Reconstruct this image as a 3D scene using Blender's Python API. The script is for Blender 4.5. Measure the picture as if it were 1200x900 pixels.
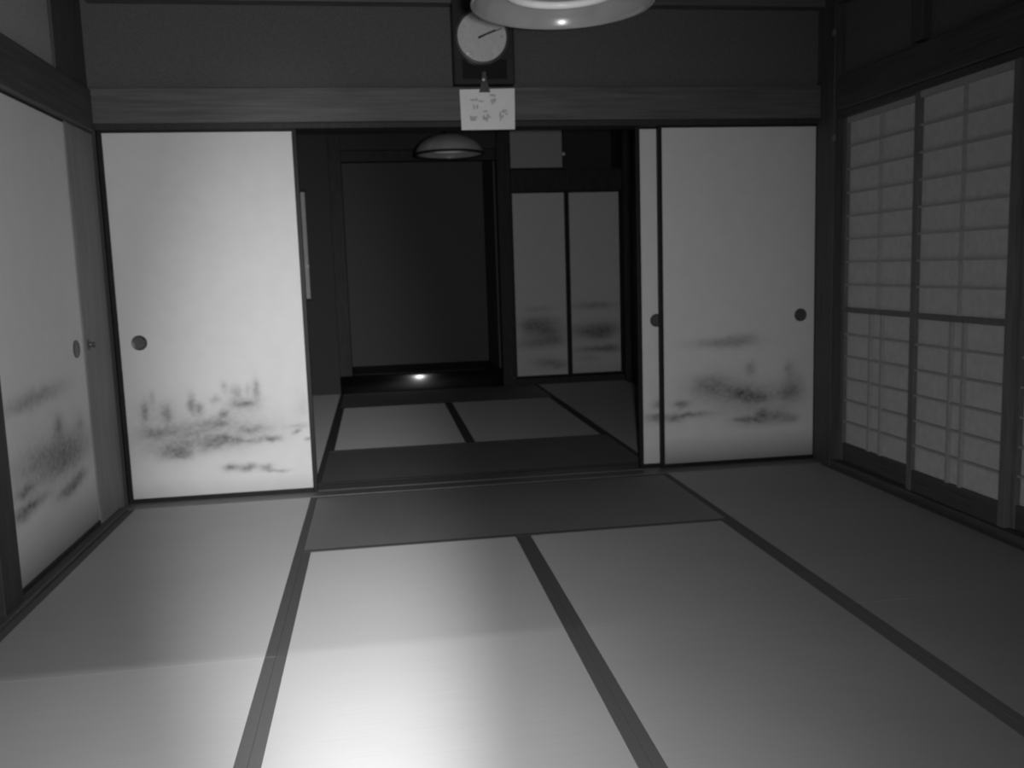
import bpy, bmesh, math
import numpy as np
from mathutils import Matrix, Vector

# ------------------------------------------------------------------ camera, world, lights, exposure
SC = bpy.context.scene
COL = SC.collection
for o in list(bpy.data.objects):
    bpy.data.objects.remove(o)

F_PX, CAM_H = 1045.0, 1.07
def unit(v): return v / np.linalg.norm(v)
_vd = unit(np.array([-160.0, -130.0, F_PX]))            # depth direction in camera axes (x right, y down, z forward)
_vv = unit(np.array([241.0, 7657.0, F_PX])); _vv = unit(_vv - _vd * (_vv @ _vd))    # straight down
_vx = unit(np.cross(_vv, _vd))
RW = np.stack([_vx, _vd, -_vv])                         # camera axes -> world axes

def ray(px, py): return RW @ np.array([px - 600.0, py - 450.0, F_PX])
def at_y(px, py, Y):
    r = ray(px, py); r = r * Y / r[1]; return float(r[0]), float(r[2] + CAM_H)      # X, Z on a plane facing the camera
def at_x(px, py, X):
    r = ray(px, py); r = r * X / r[0]; return float(r[1]), float(r[2] + CAM_H)      # Y, Z on a side wall

cam_data = bpy.data.cameras.new('camera')
cam_data.sensor_width = 36.0
cam_data.lens = F_PX / 1200.0 * 36.0
cam_data.clip_start = 0.02
cam_data.dof.use_dof = True; cam_data.dof.focus_distance = 1.2; cam_data.dof.aperture_fstop = 9.0   # hand-held snap, focus too near
cam = bpy.data.objects.new('camera', cam_data); COL.objects.link(cam)
right, down, fwd = RW @ np.array([1, 0, 0.]), RW @ np.array([0, 1., 0]), RW @ np.array([0, 0, 1.])
cam.matrix_world = Matrix(((right[0], -down[0], -fwd[0], 0), (right[1], -down[1], -fwd[1], 0),
                           (right[2], -down[2], -fwd[2], CAM_H), (0, 0, 0, 1)))
SC.camera = cam

w = bpy.data.worlds.new('night'); SC.world = w; w.use_nodes = True
w.node_tree.nodes['Background'].inputs[0].default_value = (1, 1, 1, 1)
w.node_tree.nodes['Background'].inputs[1].default_value = 0.004

def spot(name, loc, target, watts, size, blend, radius):
    d = bpy.data.lights.new(name, 'SPOT'); d.energy = watts; d.spot_size = math.radians(size); d.spot_blend = blend
    d.shadow_soft_size = radius
    o = bpy.data.objects.new(name, d); COL.objects.link(o)
    o.location = loc
    o.rotation_euler = (Vector(target) - Vector(loc)).to_track_quat('-Z', 'Y').to_euler()
    return o
TORCH = (0.09, 0.08, 1.09)                               # hand torch held just beside the camera
hot = spot('torch_hot_spot', TORCH, (TORCH[0] + 4 * math.sin(math.radians(-6.3)), TORCH[1] + 4 * math.cos(math.radians(-6.3)), TORCH[2] - 4 * math.tan(math.radians(17))), 400.0, 64.0, 1.0, 0.03)
hot.scale = (0.34, 1.0, 1.0)                               # the lens of the torch spreads its beam upright
spot('torch_spill', TORCH, (TORCH[0] + 4 * math.sin(math.radians(-21)), TORCH[1] + 4 * math.cos(math.radians(-21)), TORCH[2] - 1.5), 222.0, 148.0, 1.0, 0.03)
# unseen light added behind the camera; the door head cuts its edge on the floor
spot('added_edge_light', (-0.35, -0.12, 2.25), (-0.42, 2.15, 0.0), 120.0, 42.0, 1.0, 0.006)

vs = SC.view_settings
SC.display_settings.display_device = 'sRGB'
vs.view_transform = 'Standard'; vs.look = 'None'; vs.exposure = 0.0; vs.gamma = 1.0; vs.use_curve_mapping = False

# ------------------------------------------------------------------ materials (the photograph is grey throughout)
def new_mat(name):
    m = bpy.data.materials.new(name); m.use_nodes = True
    nt = m.node_tree; b = nt.nodes['Principled BSDF']
    return m, nt, b
def grey(v): return (v, v, v, 1)

def noise_mat(name, lo_, hi_, scale=(8, 8, 8), rough=0.6, bump=0.0, detail=6.0, spec=0.3, bump_scale=1.0):
    """grey material with stretched noise between two tones; bump from the same noise"""
    m, nt, b = new_mat(name)
    tc = nt.nodes.new('ShaderNodeTexCoord'); mp = nt.nodes.new('ShaderNodeMapping'); mp.inputs['Scale'].default_value = scale
    nz = nt.nodes.new('ShaderNodeTexNoise'); nz.inputs['Scale'].default_value = 1.0; nz.inputs['Detail'].default_value = detail
    rp = nt.nodes.new('ShaderNodeValToRGB'); rp.color_ramp.elements[0].position = 0.3; rp.color_ramp.elements[1].position = 0.7
    rp.color_ramp.elements[0].color = grey(lo_); rp.color_ramp.elements[1].color = grey(hi_)
    nt.links.new(tc.outputs['Object'], mp.inputs[0]); nt.links.new(mp.outputs[0], nz.inputs['Vector'])
    nt.links.new(nz.outputs['Fac'], rp.inputs[0]); nt.links.new(rp.outputs[0], b.inputs['Base Color'])
    b.inputs['Roughness'].default_value = rough; b.inputs['Specular IOR Level'].default_value = spec
    if bump:
        bp = nt.nodes.new('ShaderNodeBump'); bp.inputs['Strength'].default_value = bump; bp.inputs['Distance'].default_value = 0.002 * bump_scale
        nt.links.new(nz.outputs['Fac'], bp.inputs['Height']); nt.links.new(bp.outputs[0], b.inputs['Normal'])
    return m

M = {}
M['wood_x'] = noise_mat('dark_wood_grain_x', 0.075, 0.13, (3, 60, 60), 0.5, 0.2)
M['wood_y'] = noise_mat('dark_wood_grain_y', 0.05, 0.085, (60, 3, 60), 0.5, 0.2)
M['wood_z'] = noise_mat('dark_wood_grain_z', 0.05, 0.085, (60, 60, 3), 0.5, 0.2)
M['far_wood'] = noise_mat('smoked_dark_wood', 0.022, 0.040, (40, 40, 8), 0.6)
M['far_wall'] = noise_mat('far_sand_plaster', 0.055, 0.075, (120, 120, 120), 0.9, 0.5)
M['wood_board'] = noise_mat('grey_board_wood', 0.18, 0.25, (50, 50, 3), 0.6, 0.15)
M['sill_wood'] = noise_mat('worn_sill_wood', 0.10, 0.16, (3, 80, 60), 0.4, 0.2)
M['lacquer'] = noise_mat('black_lacquer', 0.012, 0.018, (10, 10, 10), 0.5, 0.0, spec=0.2)
M['toko_lacquer'] = noise_mat('polished_black_lacquer', 0.006, 0.010, (10, 10, 10), 0.24, 0.0, spec=1.0)
M['toko_lacquer'].node_tree.nodes['Principled BSDF'].inputs['IOR'].default_value = 2.2
M['sand_wall'] = noise_mat('dark_sand_plaster', 0.085, 0.12, (120, 120, 120), 0.9, 0.5)
M['pale_plaster'] = noise_mat('pale_plaster', 0.28, 0.36, (90, 90, 90), 0.9, 0.4)
M['alcove_wall'] = noise_mat('alcove_plaster', 0.10, 0.13, (120, 120, 120), 0.9, 0.5)
M['shoji_paper'] = noise_mat('shoji_paper', 0.49, 0.57, (30, 30, 30), 0.8, 0.1)
M['lattice'] = noise_mat('lattice_wood', 0.32, 0.38, (60, 60, 60), 0.6)
M['stile'] = noise_mat('screen_frame_wood', 0.12, 0.17, (60, 60, 6), 0.6)
M['heri'] = noise_mat('cloth_border', 0.075, 0.10, (250, 250, 250), 0.8, 0.4)
M['base'] = noise_mat('subfloor', 0.04, 0.06, (8, 8, 8), 0.9)
M['ceiling'] = noise_mat('ceiling_board', 0.07, 0.11, (60, 3, 60), 0.7)
M['metal'] = noise_mat('dark_bronze', 0.05, 0.09, (60, 60, 60), 0.35, spec=0.6)
M['chrome'] = noise_mat('bright_metal', 0.8, 0.9, (60, 60, 60), 0.38, spec=0.8)
M['chrome'].node_tree.nodes['Principled BSDF'].inputs['Metallic'].default_value = 1.0
M['dial'] = noise_mat('clock_dial_white', 0.56, 0.64, (30, 30, 30), 0.5)
M['ink'] = noise_mat('black_print', 0.02, 0.03, (30, 30, 30), 0.6)
M['faint_ink'] = noise_mat('faded_pen', 0.42, 0.6, (60, 60, 60), 0.8)
M['card'] = noise_mat('white_card', 0.84, 0.9, (20, 20, 20), 0.7)
M['shade_out'] = noise_mat('lamp_shade_outside', 0.34, 0.42, (12, 12, 12), 0.4)
M['shade_in'] = noise_mat('lamp_shade_inside', 0.27, 0.33, (12, 12, 12), 0.22, spec=0.5)
M['tube_glint'] = noise_mat('white_tube_and_glint', 0.86, 0.92, (20, 20, 20), 0.3)  # lamp tubes, and the small beads painted white as glints
M['cord'] = noise_mat('black_cord', 0.02, 0.03, (20, 20, 20), 0.6)
M['strip'] = noise_mat('pale_paper_strip', 0.5, 0.6, (30, 30, 30), 0.7)

def rush_mat(name, along_x):
    """tatami: woven rush, glossy across the rushes (they are tiny shiny cylinders), plain along them"""
    m, nt, b = new_mat(name); N = nt.nodes.new; L = nt.links.new
    tc = N('ShaderNodeTexCoord'); mp = N('ShaderNodeMapping')
    mp.inputs['Scale'].default_value = (4, 260, 1) if along_x else (260, 4, 1)
    nz = N('ShaderNodeTexNoise'); nz.inputs['Scale'].default_value = 1; nz.inputs['Detail'].default_value = 3
    big = N('ShaderNodeTexNoise'); big.inputs['Scale'].default_value = 2.2; big.inputs['Detail'].default_value = 4
    L(tc.outputs['Object'], mp.inputs[0]); L(mp.outputs[0], nz.inputs['Vector']); L(tc.outputs['Object'], big.inputs['Vector'])
    mx = N('ShaderNodeMath'); mx.operation = 'MULTIPLY_ADD'; mx.inputs[1].default_value = 0.5
    L(nz.outputs['Fac'], mx.inputs[0]); 
    hb = N('ShaderNodeMath'); hb.operation = 'MULTIPLY'; hb.inputs[1].default_value = 0.5
    L(big.outputs['Fac'], hb.inputs[0]); L(hb.outputs[0], mx.inputs[2])
    rp = N('ShaderNodeValToRGB'); rp.color_ramp.elements[0].position = 0.3; rp.color_ramp.elements[1].position = 0.7
    rp.color_ramp.elements[0].color = grey(0.11); rp.color_ramp.elements[1].color = grey(0.155)
    L(mx.outputs[0], rp.inputs[0]); L(rp.outputs[0], b.inputs['Base Color'])
    b.inputs['Roughness'].default_value = 0.9; b.inputs['Specular IOR Level'].default_value = 0.1
    g = N('ShaderNodeBsdfAnisotropic'); g.inputs['Color'].default_value = grey(0.245)
    g.inputs['Roughness'].default_value = 0.86; g.inputs['Anisotropy'].default_value = 0.5
    tv = N('ShaderNodeCombineXYZ'); tv.inputs[0].default_value = 1.0 if along_x else 0.0; tv.inputs[1].default_value = 0.0 if along_x else 1.0
    L(tv.outputs[0], g.inputs['Tangent'])
    ad = N('ShaderNodeAddShader'); L(b.outputs[0], ad.inputs[0]); L(g.outputs[0], ad.inputs[1])
    L(ad.outputs[0], nt.nodes['Material Output'].inputs['Surface'])
    return m
M['rush_x'] = rush_mat('tatami_rush_across', True)
M['rush_y'] = rush_mat('tatami_rush_lengthwise', False)

def fusuma_mat():
    """pale door paper, darkened by the printed ink landscape held in the 'ink' attribute, with a faint sheen"""
    m, nt, b = new_mat('painted_door_paper'); N = nt.nodes.new; L = nt.links.new
    at = N('ShaderNodeAttribute'); at.attribute_name = 'ink'
    tc = N('ShaderNodeTexCoord'); nz = N('ShaderNodeTexNoise'); nz.inputs['Scale'].default_value = 14; nz.inputs['Detail'].default_value = 5
    L(tc.outputs['Object'], nz.inputs['Vector'])
    rp = N('ShaderNodeValToRGB'); rp.color_ramp.elements[0].color = grey(0.62); rp.color_ramp.elements[1].color = grey(0.70)
    L(nz.outputs['Fac'], rp.inputs[0])
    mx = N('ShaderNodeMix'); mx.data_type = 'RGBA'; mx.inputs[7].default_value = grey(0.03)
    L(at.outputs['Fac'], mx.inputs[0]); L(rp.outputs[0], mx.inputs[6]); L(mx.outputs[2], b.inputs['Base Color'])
    b.inputs['Roughness'].default_value = 0.55; b.inputs['Specular IOR Level'].default_value = 0.25
    return m
M['fusuma'] = fusuma_mat()

gm, gnt, gb = new_mat('clock_glass')
gb.inputs['Base Color'].default_value = grey(0.02); gb.inputs['Roughness'].default_value = 0.12
M['case_glass'] = gm

# ------------------------------------------------------------------ helpers
def link(o, parent=None):
    COL.objects.link(o)
    if parent is not None:
        o.parent = parent
        o.matrix_parent_inverse = Matrix.Translation(-Vector(parent.location)) if parent.type == 'EMPTY' else Matrix()
    return o
def mesh_obj(name, bm, mat, parent=None, smooth=False):
    me = bpy.data.meshes.new(name); bm.to_mesh(me); bm.free()
    if smooth:
        for p in me.polygons: p.use_smooth = True
    me.materials.append(M[mat])
    return link(bpy.data.objects.new(name, me), parent)
def add_box(bm, a, b, bevel=0.0):
    a, b = Vector(a), Vector(b)
    lo_, hi_ = Vector(map(min, a, b)), Vector(map(max, a, b))
    r = bmesh.ops.create_cube(bm, size=1.0)
    for v in r['verts']:
        v.co = Vector(((lo_[i] + hi_[i]) / 2 + v.co[i] * (hi_[i] - lo_[i]) for i in range(3)))
    if bevel:
        es = list({e for v in r['verts'] for e in v.link_edges})
        bmesh.ops.bevel(bm, geom=es, offset=bevel, segments=2, affect='EDGES', profile=0.5)
def box(name, a, b, mat, parent=None, bevel=0.0):
    bm = bmesh.new(); add_box(bm, a, b, bevel); return mesh_obj(name, bm, mat, parent)
def empty(name, loc):
    o = bpy.data.objects.new(name, None); o.location = loc; o.empty_display_size = 0.1; COL.objects.link(o); return o
def tag(o, label=None, cat=None, group=None, kind=None):
    if label: o['label'] = label
    if cat: o['category'] = cat
    if group: o['group'] = group
    if kind: o['kind'] = kind
    return o
def struct(o, label): return tag(o, label, kind='structure')
def lathe(bm, prof, seg=48, centre=(0, 0, 0), axis='Z'):
    """revolve (radius, height) pairs"""
    rings = []
    for r, h in prof:
        ring = []
        for k in range(seg):
            t = 2 * math.pi * k / seg
            c, s = r * math.cos(t), r * math.sin(t)
            p = (c, s, h) if axis == 'Z' else ((c, h, s) if axis == 'Y' else (h, c, s))
            ring.append(bm.verts.new(Vector(p) + Vector(centre)))
        rings.append(ring)
    for i in range(len(rings) - 1):
        for k in range(seg):
            bm.faces.new((rings[i][k], rings[i][(k + 1) % seg], rings[i + 1][(k + 1) % seg], rings[i + 1][k]))
    return rings
def torus(bm, R, r, centre, seg=64, sub=10):
    prof = [(R + r * math.cos(2 * math.pi * j / sub), r * math.sin(2 * math.pi * j / sub)) for j in range(sub + 1)]
    lathe(bm, prof, seg, centre); bmesh.ops.remove_doubles(bm, verts=bm.verts[:], dist=1e-5)

# ------------------------------------------------------------------ layout (metres; X right, Y away from the camera, Z up)
XL, XR = -1.21, 2.29                # tatami area
WL, WR = -1.25, 2.32                # faces of the left and right screens
YF, YB = 0.65, 4.33                 # near room
Y2F, Y2B = 4.60, 8.10               # far room
ZK = 1.76                           # underside of the door heads
ZC = 2.42                           # ceiling
MW = 0.88

# ------------------------------------------------------------------ shell
struct(box('floor', (-1.6, -2.4, -0.12), (2.7, 9.1, -0.056), 'base'), 'dark boards under the tatami mats')
struct(box('ceiling', (-1.6, -2.4, ZC), (2.7, 9.1, ZC + 0.06), 'ceiling'), 'dark boarded ceiling')
def multi(name, boxes, mat, label):
    bm = bmesh.new()
    for a, b in boxes: add_box(bm, a, b)
    return struct(mesh_obj(name, bm, mat), label)
multi('wall_left', [((-1.42, -2.4, -0.05), (-1.30, 4.40, ZK)), ((-1.42, -2.4, ZK), (-1.265, 4.40, ZC))], 'pale_plaster', 'pale plaster wall above the left painted doors')
multi('wall_right', [((2.40, -2.4, -0.05), (2.52, 4.40, ZK)), ((2.345, -2.4, ZK), (2.52, 4.40, ZC))], 'sand_wall', 'dark plaster wall above the lattice screens')
multi('wall_back', [((-1.42, 4.44, 1.80), (2.52, 4.56, ZC))], 'sand_wall', 'dark plaster wall above the open doorway')
multi('wall_front', [((-1.42, 0.47, 1.80), (2.52, 0.59, ZC))], 'sand_wall', 'dark plaster wall above the doorway behind the viewer')
multi('wall_rear', [((-1.6, -2.5, -0.05), (2.7, -2.4, ZC))], 'sand_wall', 'dark plaster wall behind the viewer')
multi('wall_far_left', [((-1.42, 4.60, -0.05), (-1.25, 8.98, ZC))], 'far_wall', 'dark left wall of the far room')
multi('wall_far_right', [((2.34, 4.60, -0.05), (2.52, 9.0, ZC))], 'far_wall', 'dark right wall of the far room')
multi('wall_far_back', [((-1.25, 8.10, -0.05), (-0.36, 8.22, ZC)),            # wing left of the alcove
                        ((1.14, 8.70, -0.05), (2.34, 8.80, ZC)),               # behind the cupboards
                        ((-0.36, 8.10, 2.14), (1.14, 8.20, ZC))], 'far_wall', 'dark end wall of the far room')
multi('wall_alcove', [((-0.36, 9.0, 0.10), (1.14, 9.1, ZC)), ((-0.40, 8.22, 0.10), (-0.30, 9.0, ZC)), ((1.10, 8.2, 0.10), (1.14, 9.0, ZC))],
      'alcove_wall', 'grey plaster back of the dark alcove')

tn = [0]
def trim(a, b, mat, label, bevel=0.004):
    tn[0] += 1
    return struct(box('trim_%d' % tn[0], a, b, mat, None, bevel), label)
# wide sills under the doors
trim((XL - 0.03, 4.335, -0.05), (XR + 0.03, 4.425, 0.002), 'sill_wood', 'worn wooden sill in front of the doorway tracks')
trim((XL - 0.03, 4.430, -0.05), (XR + 0.03, 4.470, -0.006), 'sill_wood', 'sunken front door track in the sill', 0.001)
trim((XL - 0.03, 4.475, -0.05), (XR + 0.03, 4.595, -0.004), 'sill_wood', 'rear half of the doorway sill', 0.001)
trim((XL - 0.03, 0.42, -0.05), (XR + 0.03, 0.645, 0.0), 'sill_wood', 'wooden sill under the near doorway')
trim((-1.295, 0.65, -0.05), (XL - 0.003, 4.33, 0.012), 'wood_y', 'dark sill under the left painted doors')
trim((2.293, 0.65, -0.05), (2.395, 4.33, 0.03), 'wood_y', 'dark sill under the lattice screens')
# heads and rails of the doorway wall
trim((-1.24, 4.425, ZK - 0.002), (2.31, 4.56, 1.798), 'far_wood', 'grooved door head over the doorway')  # darker wood tone stands in for the shadow under the rail
trim((-1.24, 4.385, 1.782), (2.284, 4.438, 1.94), 'wood_x', 'long horizontal rail over the doorway', 0.006)
trim((-1.22, 4.36, 2.315), (2.30, 4.44, 2.375), 'wood_x', 'cornice beam at the top of the doorway wall')
trim((-1.24, 4.562, 1.782), (2.31, 4.60, 1.94), 'wood_x', 'rail on the far side of the doorway')
trim((-1.24, 0.45, ZK), (2.31, 0.60, 1.798), 'wood_x', 'door head over the near doorway')
# corner post beside the left doors, right corner post
trim((-1.30, 4.07, -0.05), (-1.2485, 4.425, 1.741), 'wood_board', 'broad grey post between the left doors and the doorway')
trim((-1.30, 4.03, 1.931), (-1.252, 4.437, ZC), 'wood_z', 'upper corner post on the left, shade put into its darker wood')  # darker than the post below, to paint in the shade up here
cpost = trim((2.285, 4.26, -0.05), (2.40, 4.43, ZC), 'wood_z', 'dark corner post beside the lattice screens')
for px, py in ((977, 38), (977, 161)):
    ny, nz0 = at_x(px, py, 2.284)
    bm = bmesh.new(); r_ = lathe(bm, [(0.019, 0.0), (0.018, -0.004), (0.010, -0.008), (0.003, -0.009)], 18, (2.286, ny, nz0), 'X')
    bm.faces.new(r_[-1]); bmesh.ops.recalc_face_normals(bm, faces=bm.faces[:]); nc = mesh_obj('nail_cover', bm, 'stile', None, True); nc.parent = cpost
trim((2.30, 3.57, 1.965), (2.343, 3.645, ZC), 'wood_z', 'short dark post above the lattice screens')
# rails on side walls
trim((-1.32, 0.65, 1.742), (-1.225, 4.383, 1.93), 'wood_y', 'dark rail above the left painted doors', 0.006)
trim((2.295, 0.65, 1.79), (2.42, 4.255, 1.95), 'wood_y', 'dark rail above the lattice screens', 0.006)
trim((2.305, 0.65, 1.755), (2.40, 4.255, 1.788), 'wood_y', 'grooved head of the lattice screens', 0.002)
trim((-1.264, 0.65, 2.33), (-1.215, 4.028, 2.40), 'wood_y', 'cornice above the pale plaster')
trim((2.28, 0.65, 2.30), (2.343, 4.255, 2.36), 'wood_y', 'cornice above the lattice screens')
# far room
trim((-0.36, 8.085, 0.158), (-0.25, 8.215, 2.41), 'far_wood', 'dark left post of the alcove')
trim((1.115, 8.06, -0.05), (1.235, 8.20, 2.41), 'far_wood', 'dark post between alcove and cupboard')
trim((2.275, 8.06, -0.05), (2.338, 8.20, 2.41), 'far_wood', 'dark post in the far right corner')
trim((-0.25, 8.09, 2.04), (1.113, 8.19, 2.135), 'far_wood', 'lintel across the alcove opening')
trim((1.238, 8.075, 1.752), (2.272, 8.19, 1.945), 'far_wood', 'dark rail between low and high cupboards')
trim((1.238, 8.075, -0.05), (2.272, 8.19, 0.058), 'far_wood', 'sill of the low cupboard')
trim((-0.36, 8.20, 0.05), (1.113, 9.0, 0.150), 'lacquer', 'dark polished floor of the alcove', 0.002)
# lacquered front beam of the alcove, its face gently rounded
bm = bmesh.new()
sec = []
for k in range(17):
    t = -math.pi / 2 + math.pi * k / 16
    sec.append((8.075 - 0.012 * math.cos(t), 0.080 + 0.080 * math.sin(t)))
sec += [(8.195, 0.160), (8.195, 0.0)]
va = [bm.verts.new((-0.36, y, z)) for y, z in sec]; vb = [bm.verts.new((1.112, y, z)) for y, z in sec]
n = len(sec)
for k in range(n): bm.faces.new((va[k], vb[k], vb[(k + 1) % n], va[(k + 1) % n]))
bm.faces.new(va[::-1]); bm.faces.new(vb)
bmesh.ops.recalc_face_normals(bm, faces=bm.faces[:])
tn[0] += 1
fb = struct(mesh_obj('trim_%d' % tn[0], bm, 'toko_lacquer'), 'glossy black front beam of the alcove')
for p in fb.data.polygons: p.use_smooth = len(p.vertices) == 4

# ------------------------------------------------------------------ tatami mats
def mat_rect(x0, x1, y0, y1, label, group):
    g = 0.0006; x0 += g; x1 -= g; y0 += g; y1 -= g
    long_y = (y1 - y0) > (x1 - x0)
    t = empty('tatami_mat', ((x0 + x1) / 2, (y0 + y1) / 2, -0.055))
    tag(t, label, 'tatami mat', group)
    box('woven_rush', (x0, y0, -0.055), (x1, y1, -0.0015), 'rush_x' if long_y else 'rush_y', t, 0.0006)
    bw = 0.030
    rects = [((x0, y0), (x0 + bw, y1)), ((x1 - bw, y0), (x1, y1))] if long_y else [((x0, y0), (x1, y0 + bw)), ((x0, y1 - bw), (x1, y1))]
    for a, b in rects:
        box('cloth_border', (a[0] - 0.0004, a[1], -0.0535), (b[0] + 0.0004, b[1], 0.0), 'heri', t, 0.0012)
    return t
xa, xb, xc = -0.335, 0.535, 1.405
G1, G2 = 'tatami mats of the near room', 'tatami mats of the far room'
def eight(y0, y1, names, group):
    ym = y1 - 1.84 if y1 < 5 else (y0 + y1) / 2
    rects = [(XL, xa, ym, y1), (XL, xa, y0, ym), (xa, xc, y1 - MW, y1), (xa, xb, y0 + MW, y1 - MW), (xb, xc, y0 + MW, y1 - MW),
             (xa, xc, y0, y0 + MW), (xc, XR, ym, y1), (xc, XR, y0, ym)]
    for r, nm in zip(rects, names):
        if nm: mat_rect(*r, nm, group)
eight(YF, YB, ['tatami mat in the left corner, below the bright painted door',
               'nearest tatami mat along the left wall, at the lower left of the picture',
               'dark crosswise tatami mat in front of the doorway sill',
               'brightest tatami mat, lit by the torch in the foreground centre',
               'grey tatami mat in the foreground right of the brightest mat',
               'crosswise tatami mat nearest to the viewer, just below the picture',
               'dim tatami mat below the right painted door and lattice screens',
               'nearest tatami mat along the lattice screens, at the lower right'], G1)
eight(Y2F, Y2B, ['far room tatami mat left of the alcove, mostly hidden by the bright door',
                 'far room tatami mat hidden just behind the bright left door',
                 'dark crosswise tatami mat at the foot of the alcove',
                 'far room tatami mat with a faint light patch, left through the doorway',
                 'far room tatami mat in the middle of the doorway view',
                 'crosswise tatami mat just beyond the doorway sill',
                 'far room tatami mat in front of the cupboard doors',
                 'far room tatami mat behind the right painted doors'], G2)
# ------------------------------------------------------------------ painted sliding doors
_rng = np.random.RandomState(7)
_grid = _rng.rand(64, 64)
def vnoise(u, v):
    iu, iv = np.floor(u).astype(int), np.floor(v).astype(int)
    fu, fv = u - iu, v - iv
    fu, fv = fu * fu * (3 - 2 * fu), fv * fv * (3 - 2 * fv)
    g = lambda a, b: _grid[a % 64, b % 64]
    return (g(iu, iv) * (1 - fu) + g(iu + 1, iv) * fu) * (1 - fv) + (g(iu, iv + 1) * (1 - fu) + g(iu + 1, iv + 1) * fu) * fv
def fbm(u, v):
    s = 0
    for k, a in enumerate((0.5, 0.27, 0.15, 0.08)): s = s + a * vnoise(u * 2 ** k + 11 * k, v * 2 ** k + 5 * k)
    return s
def ink_of(u, z, blobs, seed, fade=0.16, fade_h=0.13, tone=0.0):
    """printed landscape: soft brush blobs (centre u, z, half sizes, strength) broken up by brush texture, misty band along the foot"""
    du = (fbm(u * 22 + seed, z * 22) - 0.5) * 0.030; dz = (fbm(u * 22 + 40 + seed, z * 30 + 9) - 0.5) * 0.022
    ink = np.zeros_like(u)
    for (cu, cz, ru, rz, s) in blobs:
        q = ((u + du - cu) / ru) ** 2 + ((z + dz - cz) / rz) ** 2
        ink = 1 - (1 - ink) * (1 - s * np.exp(-q * 0.9))
    ink = ink * (0.75 + 1.0 * fbm(u * 55 + seed, z * 80))
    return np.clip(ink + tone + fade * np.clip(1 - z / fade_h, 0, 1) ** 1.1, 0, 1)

def paper(name, u0, u1, z0, z1, place, blobs, seed, parent, fade=0.16, fade_h=0.13, tone=0.0, cell=0.006):
    """front sheet as a fine grid carrying the print; place(u, z) -> xyz"""
    z_paint = min(1.0, (z0 + z1) / 2); cell = cell if blobs else 0.05
    nu = max(2, int((u1 - u0) / cell))
    zz = np.concatenate([np.linspace(z0, z_paint, max(2, int((z_paint - z0) / cell))), np.linspace(z_paint, z1, 12)[1:]])
    uu = np.linspace(u0, u1, nu)
    U, Z = np.meshgrid(uu, zz)
    P = np.array([place(a, b) for a, b in ((u0, z0), (u1, z0), (u0, z1))])
    T = (U - u0) / (u1 - u0); S = (Z - z0) / (z1 - z0)
    V = P[0] + T[..., None] * (P[1] - P[0]) + S[..., None] * (P[2] - P[0])
    nz_ = len(zz); idx = np.arange(nz_ * nu).reshape(nz_, nu)
    q = np.stack([idx[:-1, :-1], idx[:-1, 1:], idx[1:, 1:], idx[1:, :-1]], -1).reshape(-1, 4)
    me = bpy.data.meshes.new(name)
    me.vertices.add(nz_ * nu); me.vertices.foreach_set('co', V.reshape(-1).astype(np.float32))
    me.loops.add(q.size); me.loops.foreach_set('vertex_index', q.reshape(-1).astype(np.int32))
    me.polygons.add(len(q)); me.polygons.foreach_set('loop_start', (np.arange(len(q)) * 4).astype(np.int32))
    me.polygons.foreach_set('loop_total', np.full(len(q), 4, np.int32))
    me.update(calc_edges=True)
    at = me.attributes.new('ink', 'FLOAT', 'POINT')
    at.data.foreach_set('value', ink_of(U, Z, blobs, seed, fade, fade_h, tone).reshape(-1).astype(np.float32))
    me.materials.append(M['fusuma'])
    return link(bpy.data.objects.new(name, me), parent)

def handle(u, z, place3, r, parent):
    """round sunken finger pull: ring with a darker cup"""
    def build(prof, nm, mat, par):
        bm = bmesh.new()
        rings = []
        for rad, dep in prof:
            rings.append([bm.verts.new(place3(u + rad * math.cos(2 * math.pi * k / 28), z + rad * math.sin(2 * math.pi * k / 28), dep)) for k in range(28)])
        for i in range(len(rings) - 1):
            for k in range(28): bm.faces.new((rings[i][k], rings[i][(k + 1) % 28], rings[i + 1][(k + 1) % 28], rings[i + 1][k]))
        bm.faces.new(rings[-1])
        bmesh.ops.recalc_face_normals(bm, faces=bm.faces[:])
        return mesh_obj(nm, bm, mat, par, False)
    h = build([(r, 0.0), (r, 0.0035), (r * 0.93, 0.005), (r * 0.78, 0.004), (r * 0.74, 0.0022)], 'finger_pull', 'metal', parent)
    c = build([(r * 0.74, 0.0030), (r * 0.70, 0.0026), (r * 0.4, 0.0024)], 'cup', 'metal', None)
    c.parent = h
    return h

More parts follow.
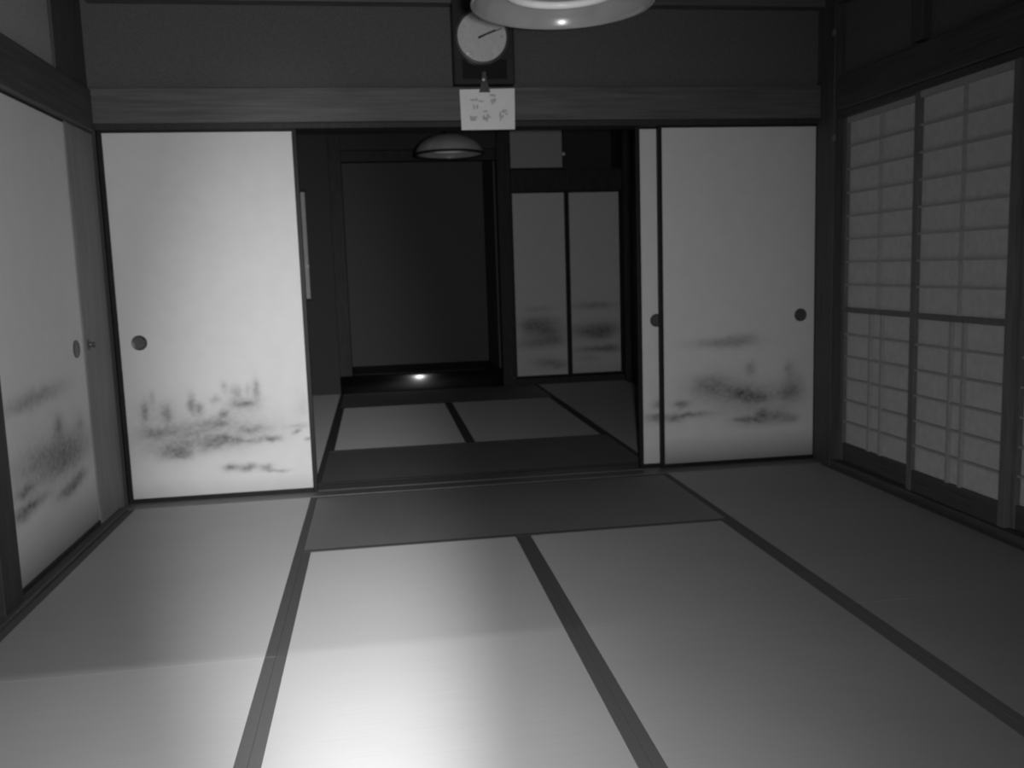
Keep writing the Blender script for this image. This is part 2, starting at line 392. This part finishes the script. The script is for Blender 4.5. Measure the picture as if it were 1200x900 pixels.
dn = [0]
def fusuma(u0, u1, z0, z1, plane, face, thick, blobs, seed, label, handle_u=None, handle_z=0.777, sw=0.022, sw2=None, hr=0.036, fade=0.16, fade_h=0.13, right_mat='lacquer', top=0.012, bot=0.02, tone=0.0):
    """a framed painted door. face 'Y': lies in X-Z with its front at Y=plane looking at -Y; face 'X+': lies in Y-Z at X=plane looking at +X"""
    if face == 'Y': pl = lambda u, z, d=0.0: (u, plane - d, z)
    else: pl = lambda u, z, d=0.0: (plane + d, u, z)
    dn[0] += 1
    uc = (u0 + u1) / 2; sw2 = sw2 or sw
    t = empty('door_%d' % dn[0], pl(uc, z0)); tag(t, label, kind='structure')
    def bx(nm, ua, ub, za, zb, d0, d1, mat, bev=0.002):
        return box(nm, pl(ua, za, d0), pl(ub, zb, d1), mat, t, bev)
    bx('core', u0 + sw, u1 - sw2, z0 + bot, z1 - top, -thick, -0.007, 'strip', 0)
    bx('stile', u0, u0 + sw, z0, z1, -thick, 0.0, 'lacquer')
    bx('stile', u1 - sw2, u1, z0, z1, -thick, 0.0, right_mat)
    bx('bottom_rail', u0 + sw, u1 - sw2, z0, z0 + bot, -thick, -0.001, 'lacquer')
    bx('top_rail', u0 + sw, u1 - sw2, z1 - top, z1, -thick, -0.001, 'lacquer')
    paper('painted_paper', u0 + sw * 0.98, u1 - sw2 * 0.98, z0 + bot * 0.98, z1 - top * 0.98, lambda u, z: pl(u, z, -0.006), blobs, seed, t, fade, fade_h, tone)
    if handle_u is not None:
        handle(handle_u, handle_z, lambda u, z, d: Vector(pl(u, z, d - 0.006)), hr, t)
    return t

def px_blobs(lst, conv, scale):
    """photo pixel (x, y, half width, half height, strength) -> metres on the door's face"""
    out = []
    for x, y, rx, ry, s in lst:
        u, z = conv(x, y); out.append((u, z, rx * scale[0], ry * scale[1], s))
    return out
YD = 4.445          # face of the front doors
left_art = [(168, 484, 4, 11, .42), (178, 468, 3, 8, .2), (195, 486, 5, 10, .36), (224, 474, 4, 11, .5), (234, 480, 5, 7, .42), (251, 468, 5, 5, .28),
            (263, 455, 4, 7, .24), (277, 460, 6, 7, .3), (290, 457, 3, 7, .24), (300, 456, 4, 10, .48), (285, 473, 13, 5, .5), (263, 486, 6, 4, .4),
            (183, 508, 18, 6, .36), (253, 497, 16, 6, .36), (220, 505, 18, 12, .2), (297, 503, 18, 6, .34), (205, 528, 20, 9, .42), (212, 534, 12, 4, .36),
            (250, 520, 22, 7, .36), (262, 514, 14, 5, .36), (285, 517, 20, 3, .34), (318, 514, 11, 3.5, .5), (270, 548, 8, 4.5, .5), (290, 548, 10, 4.5, .55),
            (313, 549, 7, 4, .5), (325, 552, 14, 1.5, .35), (350, 500, 14, 3, .2), (347, 506, 4, 2, .4), (360, 515, 3, 2, .5), (355, 478, 9, 15, .12),
            (230, 518, 70, 16, .22), (185, 488, 30, 22, .16), (262, 500, 60, 15, .18), (285, 478, 26, 12, .16)]
right_art = [(850, 402, 36, 6, .36), (870, 396, 18, 6, .2), (880, 432, 7, 8, .3), (925, 432, 5, 9, .2), (835, 453, 28, 14, .42), (870, 462, 22, 9, .45), (890, 467, 14, 5, .4),
             (925, 460, 16, 12, .34), (930, 448, 10, 18, .2), (798, 474, 10, 5, .48), (803, 487, 26, 3.5, .48), (790, 492, 12, 4, .36), (870, 491, 12, 2.5, .45),
             (885, 493, 16, 6, .42), (893, 485, 10, 6, .36), (910, 488, 16, 8, .38), (928, 490, 10, 5, .3), (880, 468, 60, 24, .22)]
side_art = [(50, 462, 22, 8, .34), (28, 476, 14, 6, .22), (70, 500, 4, 11, .4), (95, 497, 4, 9, .2), (60, 535, 26, 15, .36), (85, 530, 16, 14, .3), (75, 548, 16, 8, .25),
            (95, 558, 8, 6, .4), (80, 576, 10, 6, .4), (88, 568, 7, 5, .4), (32, 577, 7, 5, .5), (42, 590, 12, 5, .45), (30, 603, 8, 6, .4), (68, 535, 45, 32, .16)]
def cy(x, y): return at_y(x, y, YD)
def cx_(x, y): return at_x(x, y, WL)
sc = (YD / F_PX,) * 2
LA = px_blobs(left_art, cy, sc); RA = px_blobs(right_art, cy, sc)
SA = px_blobs(side_art, cx_, (0.0118, 0.0040))
hl = at_y(163, 402, YD); hr_ = at_y(938.5, 369, YD)
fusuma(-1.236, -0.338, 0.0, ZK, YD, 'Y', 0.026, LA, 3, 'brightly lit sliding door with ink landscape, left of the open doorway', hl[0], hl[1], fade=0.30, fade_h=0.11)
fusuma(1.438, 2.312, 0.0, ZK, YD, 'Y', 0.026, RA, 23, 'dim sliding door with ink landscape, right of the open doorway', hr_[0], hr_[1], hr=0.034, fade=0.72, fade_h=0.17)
fusuma(1.333, 2.24, 0.0, ZK, YD + 0.034, 'Y', 0.026, [(u - 0.09, z, a, b, s) for u, z, a, b, s in RA], 31,
       'pale sliding door showing only a narrow strip behind the right painted door', at_y(769.5, 375.5, YD + 0.034)[0], at_y(769.5, 375.5, YD + 0.034)[1], hr=0.034, fade=0.25)
fusuma(-1.236, -0.356, 0.0, ZK, YD + 0.034, 'Y', 0.026, LA, 41, 'sliding door stacked behind the brightly lit left door', hl[0], hl[1])
hs = at_x(91, 409, WL)
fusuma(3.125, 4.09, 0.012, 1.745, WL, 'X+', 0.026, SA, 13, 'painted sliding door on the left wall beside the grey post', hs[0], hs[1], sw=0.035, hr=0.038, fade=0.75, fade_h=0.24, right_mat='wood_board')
trim((-1.31, 2.975, -0.05), (-1.232, 3.123, 1.741), 'far_wood', 'dark post at the lower left beside the painted wall door')
trim((-1.31, 0.65, 0.014), (-1.262, 2.973, 1.741), 'far_wood', 'dark boarded wall nearest on the left')
# latch on the grey post
lt = at_x(105, 404, -1.247)
lk = empty('latch_knob', (-1.2485, lt[0], lt[1])); tag(lk, 'small dark knob on the grey post by the left wall door', 'knob')
bm = bmesh.new(); r_ = lathe(bm, [(0.022, 0.0), (0.022, 0.003), (0.012, 0.004), (0.009, 0.014), (0.014, 0.018), (0.014, 0.024), (0.008, 0.027)], 20, (-1.2485, lt[0], lt[1]), 'X')
bm.faces.new(r_[-1]); bmesh.ops.recalc_face_normals(bm, faces=bm.faces[:]); mesh_obj('knob', bm, 'metal', lk)

# far cupboard doors
FC = lambda x, y: at_y(x, y, 8.09)
far_art_l = px_blobs([(632, 378, 22, 7, .35), (642, 388, 16, 8, .42), (622, 385, 12, 8, .35), (630, 402, 24, 7, .36), (650, 398, 12, 6, .3), (640, 425, 16, 6, .32), (655, 428, 10, 5, .3), (630, 362, 16, 3, .2)], FC, (8.09 / F_PX,) * 2)
far_art_r = px_blobs([(698, 358, 26, 4, .32), (690, 388, 20, 8, .45), (712, 386, 16, 8, .4), (705, 394, 12, 5, .3), (700, 409, 24, 4, .42), (718, 408, 10, 5, .3), (690, 420, 14, 4, .2)], FC, (8.09 / F_PX,) * 2)
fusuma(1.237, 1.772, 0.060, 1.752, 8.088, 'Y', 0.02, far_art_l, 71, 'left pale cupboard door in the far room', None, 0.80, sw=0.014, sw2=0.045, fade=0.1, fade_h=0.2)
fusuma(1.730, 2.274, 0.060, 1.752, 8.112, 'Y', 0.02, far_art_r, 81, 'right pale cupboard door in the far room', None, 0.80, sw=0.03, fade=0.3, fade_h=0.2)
fusuma(1.237, 1.735, 1.946, 2.40, 8.10, 'Y', 0.02, [], 91, 'small high cupboard door above the pale cupboard', None, sw=0.012, fade=0.0, tone=0.4)
g = at_y(661, 180, 8.06)
kp = empty('cupboard_hook_glint', (g[0], 8.085, g[1])); tag(kp, 'tiny metal hook with its glint painted white at the edge of the high cupboard door', 'hook')
bm = bmesh.new(); bmesh.ops.create_uvsphere(bm, u_segments=12, v_segments=8, radius=0.016, matrix=Matrix.Translation((g[0], 8.080, g[1])))
mesh_obj('knob', bm, 'tube_glint', kp, True)  # plain white bead paints the glint of the hook

# ------------------------------------------------------------------ lattice paper screens on the right wall
def shoji(y0, y1, X, label, mids, low_mids):
    dn[0] += 1
    t = empty('door_%d' % dn[0], (X, (y0 + y1) / 2, 0.03)); tag(t, label, kind='structure')
    s = 0.036
    def bx(nm, ya, yb, za, zb, x0, x1, mat='lattice', bev=0.0015): return box(nm, (X + x0, ya, za), (X + x1, yb, zb), mat, t, bev)
    z0, z1 = 0.032, 1.757
    bx('stile', y0, y0 + s, z0, z1, 0, 0.028, 'stile'); bx('stile', y1 - s, y1, z0, z1, 0, 0.028, 'stile')
    bx('bottom_rail', y0 + s, y1 - s, z0, 0.125, 0.001, 0.028, 'wood_y'); bx('top_rail', y0 + s, y1 - s, 1.728, z1, 0.001, 0.028)
    bx('middle_rail', y0 + s, y1 - s, 0.797, 0.822, 0.001, 0.028, 'stile')
    bx('paper_sheet', y0 + s * 0.8, y1 - s * 0.8, 0.120, 1.735, 0.020, 0.022, 'shoji_paper', 0)
    for k in range(1, 6): zc = 0.125 + 0.112 * k; bx('lattice_bar', y0 + s, y1 - s, zc - 0.0045, zc + 0.0045, 0.004, 0.019, bev=0)
    for k in range(1, 8): zc = 0.822 + 0.1135 * k; bx('lattice_bar', y0 + s, y1 - s, zc - 0.0045, zc + 0.0045, 0.004, 0.019, bev=0)
    for m in mids: bx('lattice_bar', m - 0.0025, m + 0.0025, 0.822, 1.728, 0.003, 0.0195, bev=0)
    for m in low_mids: bx('lattice_bar', m - 0.008, m + 0.008, 0.125, 0.797, 0.003, 0.0195, bev=0)
    return t
shoji(3.605, 4.257, 2.335, 'dim paper lattice screen beside the corner post', [3.93], [3.89, 3.99])
shoji(2.975, 3.612, 2.306, 'paper lattice screen second from the corner, its lower panes lightest', [3.29], [3.252, 3.335])
shoji(2.34, 2.99, 2.335, 'paper lattice screen third from the corner, cut by the right picture edge', [2.66], [2.62, 2.70])
shoji(1.70, 2.355, 2.306, 'paper lattice screen fourth from the corner, outside the picture', [2.03], [1.99, 2.07])
shoji(0.85, 1.715, 2.335, 'paper lattice screen nearest to the viewer, outside the picture', [1.28], [1.24, 1.32])

# ------------------------------------------------------------------ ceiling lamps
def lamp(cx, cy_, z, R, label):
    t = empty('pendant_lamp', (cx, cy_, ZC)); tag(t, label, 'lamp', 'round pendant lamps')
    H = 0.135
    dome = [(R * math.cos(a) if a < 1.5 else 0.02, z + 0.012 + H * math.sin(a)) for a in np.linspace(0, 1.5, 10)] + [(0.03, z + 0.012 + H)]
    bm = bmesh.new(); lathe(bm, dome, 64, (cx, cy_, 0)); bmesh.ops.recalc_face_normals(bm, faces=bm.faces[:]); mesh_obj('shade', bm, 'shade_out', t, True)
    inner = [((R - 0.006) * math.cos(a), z + 0.008 + (H - 0.012) * math.sin(a)) for a in np.linspace(0, 1.5, 10)]
    inner.append((0.0005, z + 0.008 + H - 0.012))
    bm = bmesh.new(); lathe(bm, inner, 64, (cx, cy_, 0)); mesh_obj('reflector', bm, 'shade_in', t, True)
    bm = bmesh.new(); lathe(bm, [(R - 0.008, z + 0.010), (R - 0.005, z), (R + 0.003, z), (R + 0.005, z + 0.006), (R + 0.003, z + 0.016), (R - 0.002, z + 0.016)], 64, (cx, cy_, 0))
    mesh_obj('rim', bm, 'cord' if cy_ > 4 else 'shade_in', t, True)
    bm = bmesh.new(); torus(bm, R * 0.62, 0.012, (cx, cy_, z + 0.045)); mesh_obj('ring_tube', bm, 'tube_glint', t, True)
    bm = bmesh.new(); rr = lathe(bm, [(0.05, z + 0.04), (0.052, z + 0.05), (0.052, z + 0.125)], 32, (cx, cy_, 0)); bm.faces.new(rr[0]); mesh_obj('lamp_holder', bm, 'shade_out', t)
    for k in range(3):
        a = 2 * math.pi * k / 3 + 0.5; c, s = math.cos(a), math.sin(a)
        bm = bmesh.new(); add_box(bm, (0.05, -0.004, z + 0.060), (R * 0.62, 0.004, z + 0.066))
        bmesh.ops.transform(bm, matrix=Matrix.Translation((cx, cy_, 0)) @ Matrix.Rotation(a, 4, 'Z'), verts=bm.verts[:]); mesh_obj('tube_clip', bm, 'chrome', t)
    bm = bmesh.new(); lathe(bm, [(0.03, z + 0.146), (0.028, z + 0.17), (0.008, z + 0.19), (0.004, z + 0.195), (0.004, ZC - 0.03), (0.04, ZC - 0.028), (0.042, ZC - 0.002)], 20, (cx, cy_, 0)); mesh_obj('cord', bm, 'cord', t)
    return t
lamp(0.565, 2.60, 1.808, 0.258, 'large round pendant lamp at the top edge of the picture')
lamp(0.548, 6.30, 1.858, 0.235, 'dark round pendant lamp in the far room seen under the door rail')

# ------------------------------------------------------------------ wall clock with card
YC = 4.345
cx0 = at_y(531, 60, YC)[0]; cx1 = at_y(603, 60, YC)[0]
dc = at_y(565, 42, YC - 0.02)
ck = empty('wall_clock', ((cx0 + cx1) / 2, 4.44, 1.95)); tag(ck, 'dark wooden pendulum clock with round white dial above the doorway', 'clock')
box('case', (cx0, YC, 1.942), (cx1, 4.438, 2.40), 'cord', ck, 0.008)
box('glass_door', (cx0 + 0.04, YC - 0.004, 1.965), (cx1 - 0.04, YC + 0.004, 2.055), 'case_glass', ck, 0.001)
bm = bmesh.new(); R0 = 0.118
rr = lathe(bm, [(R0, 0.0), (0.001, 0.0)], 56, (dc[0], YC - 0.012, dc[1]), 'Y'); bmesh.ops.recalc_face_normals(bm, faces=bm.faces[:]); dial = mesh_obj('dial', bm, 'dial', ck)
bm = bmesh.new(); lathe(bm, [(R0 - 0.003, 0.0), (R0, -0.008), (R0 + 0.007, -0.009), (R0 + 0.012, -0.003), (R0 + 0.012, 0.014)], 56, (dc[0], YC - 0.011, dc[1]), 'Y')
mesh_obj('bezel', bm, 'metal', ck, True)
def hand(nm, ang, ln, wd, d):
    bm = bmesh.new()
    vs_ = [bm.verts.new(p) for p in ((-wd, 0, -0.02), (wd, 0, -0.02), (wd * 0.5, 0, ln), (-wd * 0.5, 0, ln))]
    f = bm.faces.new(vs_); ex = bmesh.ops.extrude_face_region(bm, geom=[f])
    bmesh.ops.translate(bm, verts=[v for v in ex['geom'] if isinstance(v, bmesh.types.BMVert)], vec=(0, 0.0015, 0))
    bmesh.ops.recalc_face_normals(bm, faces=bm.faces[:])
    bmesh.ops.transform(bm, matrix=Matrix.Translation((dc[0], YC - d, dc[1])) @ Matrix.Rotation(ang, 4, 'Y'), verts=bm.verts[:])
    mesh_obj(nm, bm, 'ink', ck)
hand('hour_hand', math.radians(66), 0.070, 0.0050, 0.017)
hand('minute_hand', math.radians(70), 0.098, 0.0035, 0.020)
for k in range(12):
    a = 2 * math.pi * k / 12
    bm = bmesh.new(); add_box(bm, (-0.003, -0.001, 0.088), (0.003, 0.001, 0.104 if k % 3 == 0 else 0.098))
    bmesh.ops.transform(bm, matrix=Matrix.Translation((dc[0], YC - 0.0125, dc[1])) @ Matrix.Rotation(a, 4, 'Y'), verts=bm.verts[:])
    hm = mesh_obj('hour_mark', bm, 'faint_ink', None); hm.parent = dial
gl = at_y(548.5, 62, YC - 0.025)
bm = bmesh.new(); bmesh.ops.create_uvsphere(bm, u_segments=12, v_segments=8, radius=0.010, matrix=Matrix.Translation((gl[0], YC - 0.018, gl[1])))
mesh_obj('bezel_glint', bm, 'tube_glint', ck, True)  # white bead stands in for a highlight on the bezel

# white card hung below the clock
YS = 4.325
s00 = at_y(541, 152.5, YS); s11 = at_y(603, 103.5, YS); s10 = at_y(603.5, 151.5, YS); s01 = at_y(538.5, 105, YS)
sg = empty('hanging_card', ((s00[0] + s11[0]) / 2, YS, s11[1])); tag(sg, 'white card with faded handwriting hung by a clip under the wall clock', 'sign')
bm = bmesh.new()
fr = [bm.verts.new((p[0], YS, p[1])) for p in (s00, s10, s11, s01)]
f = bm.faces.new(fr); ex = bmesh.ops.extrude_face_region(bm, geom=[f]); bmesh.ops.translate(bm, verts=[v for v in ex['geom'] if isinstance(v, bmesh.types.BMVert)], vec=(0, 0.002, 0))
bmesh.ops.recalc_face_normals(bm, faces=bm.faces[:]); card = mesh_obj('card', bm, 'card', sg)
# faded brush characters, too worn to read: two rows of soft strokes
rs = np.random.RandomState(4)
for (px, py, w_, h_) in ((556, 118, 10, 10), (577, 116, 10, 10), (551, 138, 7, 8), (570, 134, 8, 9), (588, 132, 8, 8)):
    bm = bmesh.new()
    for k in range(6):
        a = (px + rs.uniform(-.5, .5) * w_, py + rs.uniform(-.5, .5) * h_)
        hor = k % 2 == 0
        b_ = (a[0] + (rs.uniform(3, 6) if hor else rs.uniform(-1, 1)), a[1] + (rs.uniform(-1, 1) if hor else rs.uniform(3, 6)))
        A, B = at_y(*a, YS), at_y(*b_, YS); d = np.array(B) - np.array(A); nrm = np.array([-d[1], d[0]]) / (np.linalg.norm(d) + 1e-6) * 0.0040
        q = [bm.verts.new((p[0], YS - 0.0006 - 0.00005 * k, p[1])) for p in (A + nrm, A - nrm, B - nrm, B + nrm)]
        bm.faces.new(q)
    st = mesh_obj('brush_character', bm, 'faint_ink', None); st.parent = card
# bulldog clip
c0 = at_y(567, 84, YS - 0.01); c1 = at_y(568, 108, YS - 0.01)
bm = bmesh.new()
pr = [(-0.008, c0[1]), (0.008, c0[1]), (0.013, (c0[1] + c1[1]) / 2), (0.026, c1[1]), (-0.026, c1[1]), (-0.013, (c0[1] + c1[1]) / 2)]
f = bm.faces.new([bm.verts.new((c1[0] + x, YS - 0.012, z)) for x, z in pr]); ex = bmesh.ops.extrude_face_region(bm, geom=[f])
bmesh.ops.translate(bm, verts=[v for v in ex['geom'] if isinstance(v, bmesh.types.BMVert)], vec=(0, 0.012, 0)); bmesh.ops.recalc_face_normals(bm, faces=bm.faces[:])
clip = mesh_obj('clip', bm, 'metal', sg)
g = at_y(567, 93, YS - 0.02)
bm = bmesh.new(); bmesh.ops.create_uvsphere(bm, u_segments=12, v_segments=8, radius=0.006, matrix=Matrix.Translation((g[0], YS - 0.012, g[1])))
rv = mesh_obj('clip_glint', bm, 'tube_glint', None, True); rv.parent = clip  # highlight of the clip, painted as a white dot

# ------------------------------------------------------------------ pale strip hung on the far wall, half hidden by the bright door
p0 = at_y(364, 350, 8.07); p1 = at_y(356, 225, 8.07)
hsn = empty('hanging_scroll', (p0[0] - 0.12, 8.095, p1[1])); tag(hsn, 'narrow pale hanging scroll beyond the right edge of the bright door', 'scroll')
box('paper', (p0[0] - 0.24, 8.086, p0[1]), (p0[0], 8.090, p1[1]), 'strip', hsn)
box('top_rod', (p0[0] - 0.26, 8.078, p1[1]), (p0[0] + 0.012, 8.096, p1[1] + 0.018), 'lacquer', hsn, 0.003)
box('bottom_rod', (p0[0] - 0.26, 8.078, p0[1] - 0.018), (p0[0] + 0.012, 8.096, p0[1]), 'lacquer', hsn, 0.003)
g = at_y(360, 312, 8.07)
bm = bmesh.new(); bmesh.ops.create_uvsphere(bm, u_segments=12, v_segments=8, radius=0.018, matrix=Matrix.Translation((g[0], 8.08, g[1])))
mesh_obj('scroll_glint', bm, 'tube_glint', hsn, True)  # white ball in place of a reflected glint on the scroll
